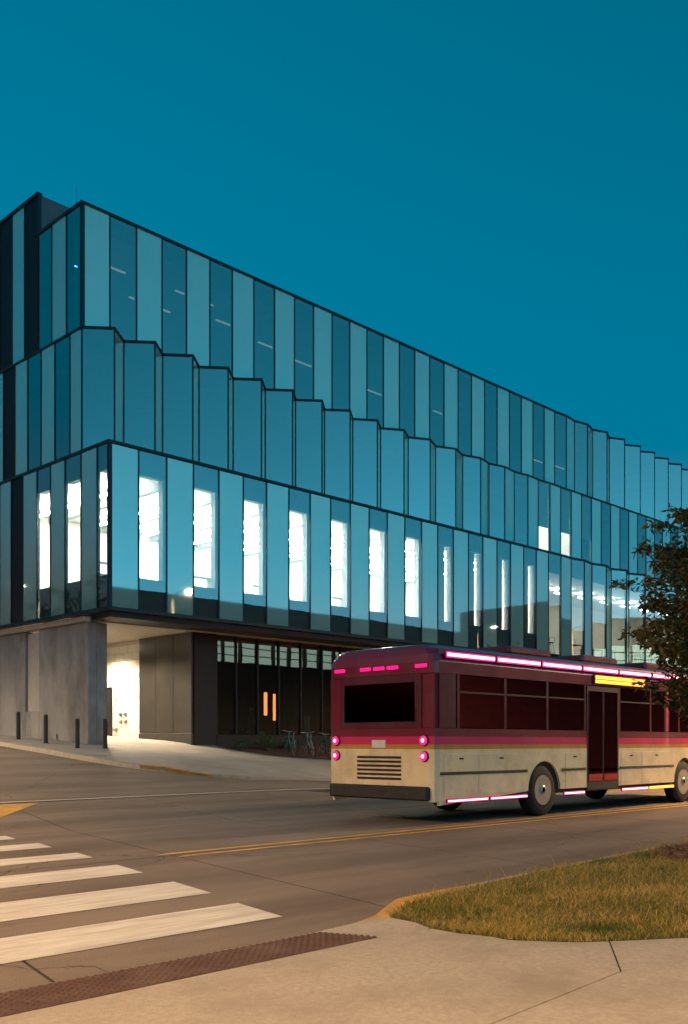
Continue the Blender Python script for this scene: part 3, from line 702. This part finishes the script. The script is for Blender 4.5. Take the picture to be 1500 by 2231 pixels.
b.add([(x, y, z) for z in (.40, ZS) for x, y in R1], [(i, i + 1, n + i + 1, n + i) for i in range(n - 1)]); b.build('rear_skirt', M['buscream'], bus)
b = MB(); b.box(.14, BL - .14, .06, BW - .06, .42, ZS - .02)
b.build('underfloor', M['plastic'], bus)
for nm, za, zb, mt, pr in (('gold_stripe', ZS, 1.38, 'busgold', .0), ('light_trail_stripe', 1.38, 1.52, 'buspink', .0)):  # red band paints the tail-lamp light trails onto the body
    b = MB(); b.prism(R0, za, zb); b.build(nm, M[mt], bus)
# upper body: waist, pillars, cant rail and roof
b = MB(); b.prism(R0, 1.52, 1.66); b.build('waist_rail', M['busred'], bus)
b = MB(); rings = []
for e, z in ((0, 2.60), (0, 2.80), (.03, 2.93), (.10, 3.03), (.24, 3.10), (.5, 3.13)):
    rings.append([(x, y, z) for x, y in plan_ring(e, .12 + e * .4)])
    if e: rings[-1] = [(e * .5 + (BL - e) * 0 + x * (1 - e / BL), y, z) for x, y, z in rings[-1]]
loft(b, rings); n = len(R0); b.add(rings[-1], [tuple(range(n))]); b.add(rings[0], [tuple(range(n - 1, -1, -1))]); b.build('roof', M['busred'], bus)
WZ0, WZ1 = 1.665, 2.595
wx = [.62, 2.02, 3.42, 4.82, 6.22, 7.62, 9.02, 10.42, 11.9]
for side_, yy in ((0, 0.0), (1, BW)):
    s_ = 1 if side_ == 0 else -1
    for x in [.13] + wx:
        w = .07 if x > .2 else .45
        b = MB(); ya, yb = sorted((yy + s_ * .004, yy + s_ * .07)); b.box(x, x + w, ya, yb, WZ0, WZ1); b.build('pillar', M['busdark'], bus)
    for i, (xa, xb) in enumerate(zip(wx, wx[1:])):
        if side_ == 0 and i in (3, 7): continue
        b = MB(); ya, yb = sorted((yy + s_ * .01, yy + s_ * .022)); b.bevbox(xa + .075, xb - .005, ya, yb, WZ0 + .01, WZ1 - .01, .004); w_ = b.build('window', M['busglass'], bus)
        b = MB(); ya, yb = sorted((yy + s_ * .002, yy + s_ * .03)); b.box(xa + .075, xb - .005, ya, yb, 2.28, 2.31); b.build('sash_bar', M['plastic'], w_)
# rear middle door and front door on the kerb side
for xa, xb in ((wx[3] + .09, wx[4] - .02), (wx[7] + .09, wx[8] - .02)):
    d_ = MB().box(xa, xb, -.006, .03, .45, 2.58).build('door', M['plastic'], bus)
    xm = (xa + xb) / 2
    for p, q in ((xa + .06, xm - .03), (xm + .03, xb - .06)): MB().bevbox(p, q, -.016, -.007, .62, 2.48, .003).build('door_glass', M['busglass'], d_)
# rear end
MB().box(.004, .07, .30, BW - .30, WZ0, WZ1).build('rear_panel', M['busdark'], bus)
MB().bevbox(-.012, .003, .42, BW - .42, 1.78, 2.46, .006).build('rear_window', M['busglass'], bus)
for (ya, yb) in ((.03, .30), (BW - .30, BW - .03)): MB().box(.03, .14, ya, yb, WZ0, WZ1).build('corner_post', M['busred'], bus)
MB().bevbox(-.10, .10, .10, BW - .10, .42, .66, .03).build('rear_bumper', M['plastic'], bus)
for k in range(6): MB().box(-.012, .004, .75, BW - .75, .76 + k * .075, .80 + k * .075).build('grille_slat', M['plastic'], bus)
MB().box(-.012, -.001, BW / 2 - .16, BW / 2 + .16, 1.32, 1.46).build('number_plate', M['plate'], bus)
for y in (.22, BW - .22):
    for z in (1.18, 1.45):
        h_ = MB().lathe([(.095, 0), (.095, .03), (.085, .04)], 18, Matrix.Translation((.004, y, z)) @ Matrix.Rotation(-math.pi / 2, 4, 'Y')).build('tail_lamp', M['plastic'], bus)
        MB().lathe([(.08, .041), (.075, .055), (.04, .062)], 18, Matrix.Translation((.004, y, z)) @ Matrix.Rotation(-math.pi / 2, 4, 'Y')).build('lens', M['taillamp'], h_)
        MB().lathe([(.035, .063), (.02, .072)], 12, Matrix.Translation((.004, y, z)) @ Matrix.Rotation(-math.pi / 2, 4, 'Y')).build('bulb', M['hotlamp'], h_)
for y in (.3, .95, BW / 2, BW - .95, BW - .3):
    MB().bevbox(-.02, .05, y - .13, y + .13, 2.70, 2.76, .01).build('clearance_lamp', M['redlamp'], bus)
# added glowing bars on cant rail and skirt, standing in for light trails
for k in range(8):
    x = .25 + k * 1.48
    h_ = MB().bevbox(x, x + 1.44, -.028, .0, 2.86, 2.985, .008).build('light_trail_bar', M['plastic'], bus)
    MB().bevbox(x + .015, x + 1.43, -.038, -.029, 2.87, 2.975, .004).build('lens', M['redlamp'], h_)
    MB().bevbox(x + .04, x + 1.41, -.05, -.039, 2.895, 2.95, .005).build('light_trail_core', M['hotlamp'], h_)
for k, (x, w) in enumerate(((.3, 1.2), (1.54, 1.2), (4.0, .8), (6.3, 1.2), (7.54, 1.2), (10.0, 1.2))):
    h_ = MB().bevbox(x, x + w, -.02, .0, .375, .445, .006).build('light_trail_bar', M['plastic'], bus)
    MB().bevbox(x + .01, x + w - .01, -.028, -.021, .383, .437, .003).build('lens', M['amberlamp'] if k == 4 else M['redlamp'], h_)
    if k != 4: MB().bevbox(x + .03, x + w - .03, -.036, -.029, .397, .423, .003).build('light_trail_core', M['hotlamp'], h_)
# service hatches, rub rail and seams of the skirt
for xa, xb in ((.25, 1.2), (1.24, 2.6), (4.1, 4.78), (6.3, 7.2), (7.24, 8.6)):
    h_ = MB().bevbox(xa, xb, -.006, .0, .50, 1.22, .003).build('hatch', M['buscream'], bus)
    MB().box((xa + xb) / 2 - .06, (xa + xb) / 2 + .06, -.012, -.0062, 1.12, 1.15).build('latch', M['plastic'], h_)
for xa, xb in ((.14, 2.75), (3.95, 4.85), (6.25, 8.75), (9.95, BL - .14)): MB().bevbox(xa, xb, -.022, .0, .86, .91, .008).build('rub_rail', M['plastic'], bus)
for x in (2.9, 5.6, 8.4): MB().bevbox(x, x + 1.5, .5, BW - .5, 3.13, 3.30, .05).build('roof_unit', M['busred'], bus)
sg = MB().bevbox(5.15, 7.35, -.03, .0, 2.63, 2.83, .008).build('route_sign', M['plastic'], bus)
for k in range(2): MB().bevbox(5.2, 7.3, -.04, -.031, 2.65 + k * .085, 2.72 + k * .085, .004).build('amber_display', M['amberlamp'], sg)
# wheels
for ax in AX:
    for y, s_ in ((.04, 1), (BW - .04, -1)):
        T = Matrix.Translation((ax, y, .50)) @ (Matrix.Identity(4) if s_ > 0 else Matrix.Rotation(math.pi, 4, 'Z'))
        w_ = MB().lathe([(.30, .0), (.46, .0), (.495, .03), (.50, .08), (.50, .24), (.46, .28)], 28, T, 'y').build('wheel', M['rubber'], bus, True)
        MB().lathe([(.05, -.02), (.09, -.02), (.10, .04), (.20, .06), (.27, .03), (.295, -.004), (.31, -.004)], 24, T, 'y').build('rim', M['rim'], w_, True)
MB().box(.3, BL - .3, .08, .14, .48, 1.2).build('inner_liner', M['plastic'], bus)
for k in range(13):
    for y in (.18, 1.55):
        MB().bevbox(.9 + k * .78, 1.0 + k * .78, y, y + .85, 1.2, 2.05, .03).build('seat_back', M['seatmat'], bus)

# ================================================================== bicycles
def bicycle(x, y, rot, lean, label, col):
    root = empty('bicycle', (x, y, plaza_h(x, y) + .02), rot, label=label, cat='bicycle', group='bicycles parked in front of the shopfront')
    root.rotation_euler.x = lean
    fm = noise_mat('bicycle_paint', col, tuple(c * 1.15 for c in col), 5, .35)
    r_ = .34
    for wx_ in (0, 1.05):
        w_ = MB().tube([(wx_ + r_ * math.cos(a), 0, r_ + r_ * math.sin(a)) for a in [2 * math.pi * k / 28 for k in range(29)]], .018, 6, False).build('wheel', M['rubber'], root, True)
        MB().tube([(wx_ + .32 * math.cos(a), 0, r_ + .32 * math.sin(a)) for a in [2 * math.pi * k / 28 for k in range(29)]], .009, 5, False).build('rim', M['rim'], w_, True)
        b = MB()
        for k in range(14):
            a = math.pi * 2 * k / 14; b.tube([(wx_ + .02 * math.cos(a), (.02 if k % 2 else -.02), r_ + .02 * math.sin(a)), (wx_ + .32 * math.cos(a), 0, r_ + .32 * math.sin(a))], .0025, 3, False)
        tag(b.build('spokes', M['rim'], w_), kind='stuff')
    hub_r, bb, seat, head, hub_f = (0, 0, .34), (.44, 0, .29), (.30, 0, .80), (.86, 0, .82), (1.05, 0, .34)
    b = MB()
    for p, q in ((hub_r, bb), (hub_r, (.32, 0, .74)), (bb, seat), ((.31, 0, .76), (.84, 0, .78)), (bb, (.87, 0, .70))): b.tube([p, q], .017, 8)
    b.build('frame', fm, root, True)
    MB().tube([(.83, 0, .92), (.88, 0, .68), (.93, 0, .58), hub_f], .015, 8).build('fork', fm, root, True)
    MB().tube([(.78, -.28, .98), (.86, -.2, .97), (.83, 0, .94), (.86, .2, .97), (.78, .28, .98)], .013, 8).build('handlebar', M['rim'], root, True)
    MB().tube([seat, (.27, 0, .93)], .013, 6).build('seat_post', M['rim'], root)
    MB().prism([(.13, -.07), (.24, -.065), (.40, -.02), (.42, 0), (.40, .02), (.24, .065), (.13, .07)], .925, .965).build('saddle', M['plastic'], root)
    MB().lathe([(.09, -.02), (.09, -.012)], 16, Matrix.Translation((.44, 0, .29)), 'y').build('chainring', M['rim'], root)
    MB().tube([(.44, -.03, .29), (.50, -.05, .14)], .01, 6).tube([(.44, .03, .29), (.38, .05, .44)], .01, 6).build('crank', M['rim'], root)
    for x_, y_, z_ in ((.50, -.09, .13), (.38, .09, .45)): MB().box(x_ - .04, x_ + .04, y_ - .045, y_ + .045, z_ - .012, z_ + .012).build('pedal', M['plastic'], root)
bk = [(7.85, -.15, 1.15, .08, 'bicycle with a teal frame nearest the shrubs by the shopfront', (.10, .32, .34)), (8.75, -.25, 1.05, -.06, 'bicycle with a silver frame, second from the shrubs', (.35, .36, .36)),
      (9.7, -.3, 1.2, .07, 'bicycle with a dark green frame, third from the shrubs', (.05, .14, .06)), (10.7, -.3, 1.0, .05, 'bicycle with a red frame, fourth from the shrubs', (.30, .03, .03))]
for a in bk: bicycle(*a)

# ================================================================== planting
def leaf_cloud(name, mat, centres, n, size, parent, droop=.4, tone=(0, 1)):
    """many small leaf faces round the given points, one mesh"""
    vs, fs, tn = [], [], []
    for _ in range(n):
        c, r_ = random.choice(centres)
        d = Vector((random.gauss(0, 1), random.gauss(0, 1), random.gauss(0, 1))).normalized() * r_ * random.random() ** .5
        p = Vector(c) + d
        a = Vector((random.gauss(0, 1), random.gauss(0, 1), random.gauss(0, .7) - droop)).normalized()
        s_ = a.cross(Vector((random.gauss(0, 1), random.gauss(0, 1), random.gauss(0, 1)))).normalized()
        L_ = size * random.uniform(.7, 1.35); w = L_ * random.uniform(.28, .42)
        o = len(vs); nn = a.cross(s_) * L_ * .08
        vs += [p, p + a * L_ * .5 + s_ * w * .5 + nn, p + a * L_, p + a * L_ * .5 - s_ * w * .5 + nn]
        fs += [(o, o + 1, o + 2), (o, o + 2, o + 3)]
        t = clamp(random.uniform(*tone) * .8 + random.gauss(.1, .12)); tn += [t] * 4
    me = bpy.data.meshes.new(name); me.from_pydata([tuple(v) for v in vs], [], fs); me.materials.append(mat)
    at = me.attributes.new('tone', 'FLOAT', 'POINT'); at.data.foreach_set('value', tn)
    return link(name, me, parent)
def shrub(x, y, r_, h, n, label):
    root = empty('shrub', (x, y, plaza_h(x, y)), label=label, cat='shrub', group='shrubs in the mulch bed')
    b = MB(); cs = []
    for k in range(16):
        a = random.uniform(0, 6.28); q = random.uniform(.2, 1) * r_; z = h * random.uniform(.45, 1) * (1 - .35 * (q / r_) ** 2)
        b.tube([(0, 0, 0), (q * .4 * math.cos(a), q * .4 * math.sin(a), z * .6), (q * math.cos(a), q * math.sin(a), z)], [.014, .01, .004], 5, False)
        cs += [((q * math.cos(a), q * math.sin(a), z), .13), ((q * .7 * math.cos(a), q * .7 * math.sin(a), z * .75), .15)]
    b.build('stems', M['bark'], root); leaf_cloud('foliage', M['leafg'], cs, n, .075, root, .0)
surface('mulch_bed', [(5.5, 1.76), (5.7, 1.0), (6.6, .2), (7.6, -.3), (9, -.75), (12, -1.3), (20, -1.5), (30, -1.5), (30, 1.76)], lambda x, y: plaza_h(x, y) + .02, .8, M['mulch'])
shrub(7.2, .75, .62, .72, 900, 'dense green shrub in the mulch bed beside the bicycles')
shrub(6.1, .95, .3, .38, 260, 'small sparse shrub at the near end of the mulch bed')
shrub(8.6, 1.05, .4, .5, 500, 'low green shrub behind the bicycles against the plinth')
def grow(root, trunk_h, trunk_r, crown_c, rad, nb, leaves, lsize, mat, tone, thin=.012, seedz=.3, twl=.35):
    b = MB(); tp_ = [(0, 0, 0), (.03, .02, trunk_h * .4), (-.02, .04, trunk_h * .75), (0, 0, trunk_h)]
    b.tube(tp_, [trunk_r, trunk_r * .85, trunk_r * .65, trunk_r * .4], 10); b.build('trunk', M['bark'], root, True)
    lb = MB(); cs = []
    cx, cy_, cz = crown_c; rx, ry, rz = rad
    for k in range(nb):
        while True:
            d = Vector((random.uniform(-1, 1), random.uniform(-1, 1), random.uniform(-1, 1)))
            if .25 < d.length < 1: break
        d = d * (.82 + .3 * random.random())
        e = Vector((cx + d.x * rx, cy_ + d.y * ry, cz + d.z * rz))
        s0 = Vector((0, 0, clamp(e.z - random.uniform(.3, .9) * rz * .8, trunk_h * seedz, trunk_h)))
        mid = s0.lerp(e, .55) + Vector((0, 0, .12 * rz * random.uniform(.2, 1)))
        lb.tube([s0, mid, e], [thin * 1.6, thin, thin * .35], 5, False)
        out = (e - mid).normalized()
        for q in range(6):
            p = mid.lerp(e, .15 + .85 * q / 5); cs.append((tuple(p), twl * random.uniform(.35, .75)))
        tip = e + Vector((out.x, out.y, out.z * .3 + .05)) * twl * random.uniform(.4, 1.3)
        lb.tube([e, tip], [thin * .3, thin * .15], 4, False)
        for q in range(3): cs.append((tuple(e.lerp(tip, (q + 1) / 3)), twl * .16))
    lb.build('limbs', M['bark'], root)
    leaf_cloud('crown', mat, cs, leaves, lsize, root, .35, tone)
tr = empty('street_tree', (-5.6, -22.68, .13), label='young leafy tree in a mulch ring on the lawn verge beside the road', cat='tree')
grow(tr, 3.0, .075, (0, 0, 2.78), (1.36, 1.36, 1.42), 320, 52000, .09, M['leaf'], (0, 1), .012, .3, .36)
sp = empty('sapling', (17.6, -2.4, plaza_h(17.6, -2.4)), label='thin sapling standing on the plaza behind the bus', cat='tree')
grow(sp, 4.4, .04, (0, 0, 4.0), (1.0, 1.0, 1.7), 34, 1100, .10, M['leafg'], (.2, 1), .009, .3, .3)
for x, y, H, lab in ((-17.5, 24.5, 9.5, 'broad dark street tree beyond the side street lamp'), (-19, 34, 11.5, 'tall dark street tree farther up the side street'), (-16.5, 15, 6.5, 'low dark street tree nearest the junction across the side street')):
    t_ = empty('broadleaf_tree', (x, y, 1.6), label=lab, cat='tree', group='trees across the side street')
    grow(t_, H * .75, .2, (0, 0, H * .62), (H * .34, H * .34, H * .38), 90, 6500, .30, M['leafg'], (0, .8), .03, .25, .9)
# mulch ring and lawn
ring = [(-5.85 + 1.25 * math.cos(a), -22.42 + .80 * math.sin(a)) for a in [2 * math.pi * k / 28 for k in range(28)]]
mr = surface('mulch_ring', ring, lambda x, y: lawn_h(x, y) + .015, .4, M['mulch'], skirt=.02)
def in_poly(x, y, poly):
    c = False; n = len(poly)
    for i in range(n):
        (x1, y1), (x2, y2) = poly[i], poly[i - 1]
        if (y1 > y) != (y2 > y) and x < (x2 - x1) * (y - y1) / (y2 - y1) + x1: c = not c
    return c
vs, fs, tn = [], [], []
for _ in range(2600):
    a = random.uniform(0, 6.28); q = random.random() ** .5
    x, y = -5.85 + 1.22 * q * math.cos(a), -22.42 + .77 * q * math.sin(a); z = lawn_h(x, y) + random.uniform(.015, .045)
    t = random.uniform(0, 3.14); L_ = random.uniform(.015, .05); w = random.uniform(.006, .016); up = random.uniform(-.3, .6)
    ax, ay = math.cos(t), math.sin(t); o = len(vs)
    vs += [(x - ax * L_ - ay * w, y - ay * L_ + ax * w, z), (x - ax * L_ + ay * w, y - ay * L_ - ax * w, z), (x + ax * L_ + ay * w, y + ay * L_ - ax * w, z + up * L_), (x + ax * L_ - ay * w, y + ay * L_ + ax * w, z + up * L_)]
    fs.append((o, o + 1, o + 2, o + 3)); tn += [random.random()] * 4
me = bpy.data.meshes.new('mulch_chips'); me.from_pydata(vs, [], fs); me.materials.append(M['chip']); at = me.attributes.new('tone', 'FLOAT', 'POINT'); at.data.foreach_set('value', tn)
tag(link('mulch_chips', me, mr), kind='stuff')
vs, fs, tn = [], [], []
patch = [(random.uniform(-12, -1), random.uniform(-26.5, -21), random.uniform(.10, .5), random.uniform(-.6, .5)) for _ in range(190)]
def blade(x, y, hgt, t):
    o = len(vs); a = random.uniform(0, 6.28); lean = random.uniform(.2, 1.6) * hgt; w = random.uniform(.0016, .0034); z = lawn_h(x, y) - .004
    dx, dy = math.cos(a), math.sin(a); b2 = random.uniform(0, 6.28); wx_, wy_ = math.cos(b2) * w, math.sin(b2) * w
    vs.extend([(x - wx_, y - wy_, z), (x + wx_, y + wy_, z), (x + dx * lean * .4 + wx_ * .8, y + dy * lean * .4 + wy_ * .8, z + hgt * .65), (x + dx * lean * .4 - wx_ * .8, y + dy * lean * .4 - wy_ * .8, z + hgt * .65), (x + dx * lean, y + dy * lean, z + hgt)])
    fs.extend([(o, o + 1, o + 2, o + 3), (o + 3, o + 2, o + 4)]); tn.extend([t * .6, t * .6, t, t, min(1, t + .15)])
NB = 0
while NB < 80000:
    x = -11.7 + 10.5 * random.random() ** 1.5; y = random.uniform(-26, -20.9)
    if not in_poly(x, y, lawn_poly): continue
    if ((x + 5.85) / 1.2) ** 2 + ((y + 22.42) / .76) ** 2 < 1 and random.random() < .9: continue
    t = .68 + random.gauss(0, .22)
    for px, py, pr, pt in patch:
        d = math.hypot(x - px, y - py)
        if d < pr: t += pt * (1 - d / pr)
    blade(x, y, random.uniform(.02, .07) * (1.0 + .25 * math.sin(x * 3.1) * math.cos(y * 2.7)), clamp(t)); NB += 1
for _ in range(70):   # taller seed stalks along the kerb
    x = random.uniform(-11, -5); y = lerp_table(kin, x) - .165 - abs(random.gauss(.03, .05)); blade(x, y, random.uniform(.08, .17), random.uniform(.7, 1))
me = bpy.data.meshes.new('grass'); me.from_pydata(vs, [], fs); me.materials.append(M['grass']); at = me.attributes.new('tone', 'FLOAT', 'POINT'); at.data.foreach_set('value', tn)
tag(link('grass', me), 'short dry yellow-green lawn grass on the verge', 'grass', kind='stuff')

# ================================================================== across the road (seen mirrored in the glass)
O = empty('opposite_building', (46, -46, 0), label='low dark brick hall with a lit clerestory across the road, mirrored in the glass', cat='building')
MB().box(-26, 26, -10, 8, -.2, 8.7).box(-26, 26, -10, 8, 10.9, 13.4).box(-26, 26, -10, 7.4, 8.7, 10.9).build('wall', M['farwall'], O)
for k in range(26): MB().box(-25.9 + k * 2, -24.1 + k * 2, 7.45, 7.5, 8.75, 10.85).build('lit_window', M['farlit'], O)
for k in range(27): MB().box(-26.08 + k * 2, -25.92 + k * 2, 7.4, 7.9, 8.7, 10.9).build('pier', M['farframe'], O)
for z in (9.4, 10.1): MB().box(-26, 26, 7.5, 7.62, z - .04, z + .04).build('glazing_bar', M['farframe'], O)
O2 = empty('office_block', (108, -44, 0), label='taller dark office block farther along the road, mirrored in the glass', cat='building')
MB().box(-20, 20, -10, 8, -.2, 19).build('wall', M['farwall'], O2)
for r_ in range(4):
    for k in range(9): MB().box(-18 + k * 4, -16 + k * 4, 7.98, 8.05, 3 + r_ * 4, 5 + r_ * 4).build('window', M['farframe'], O2)
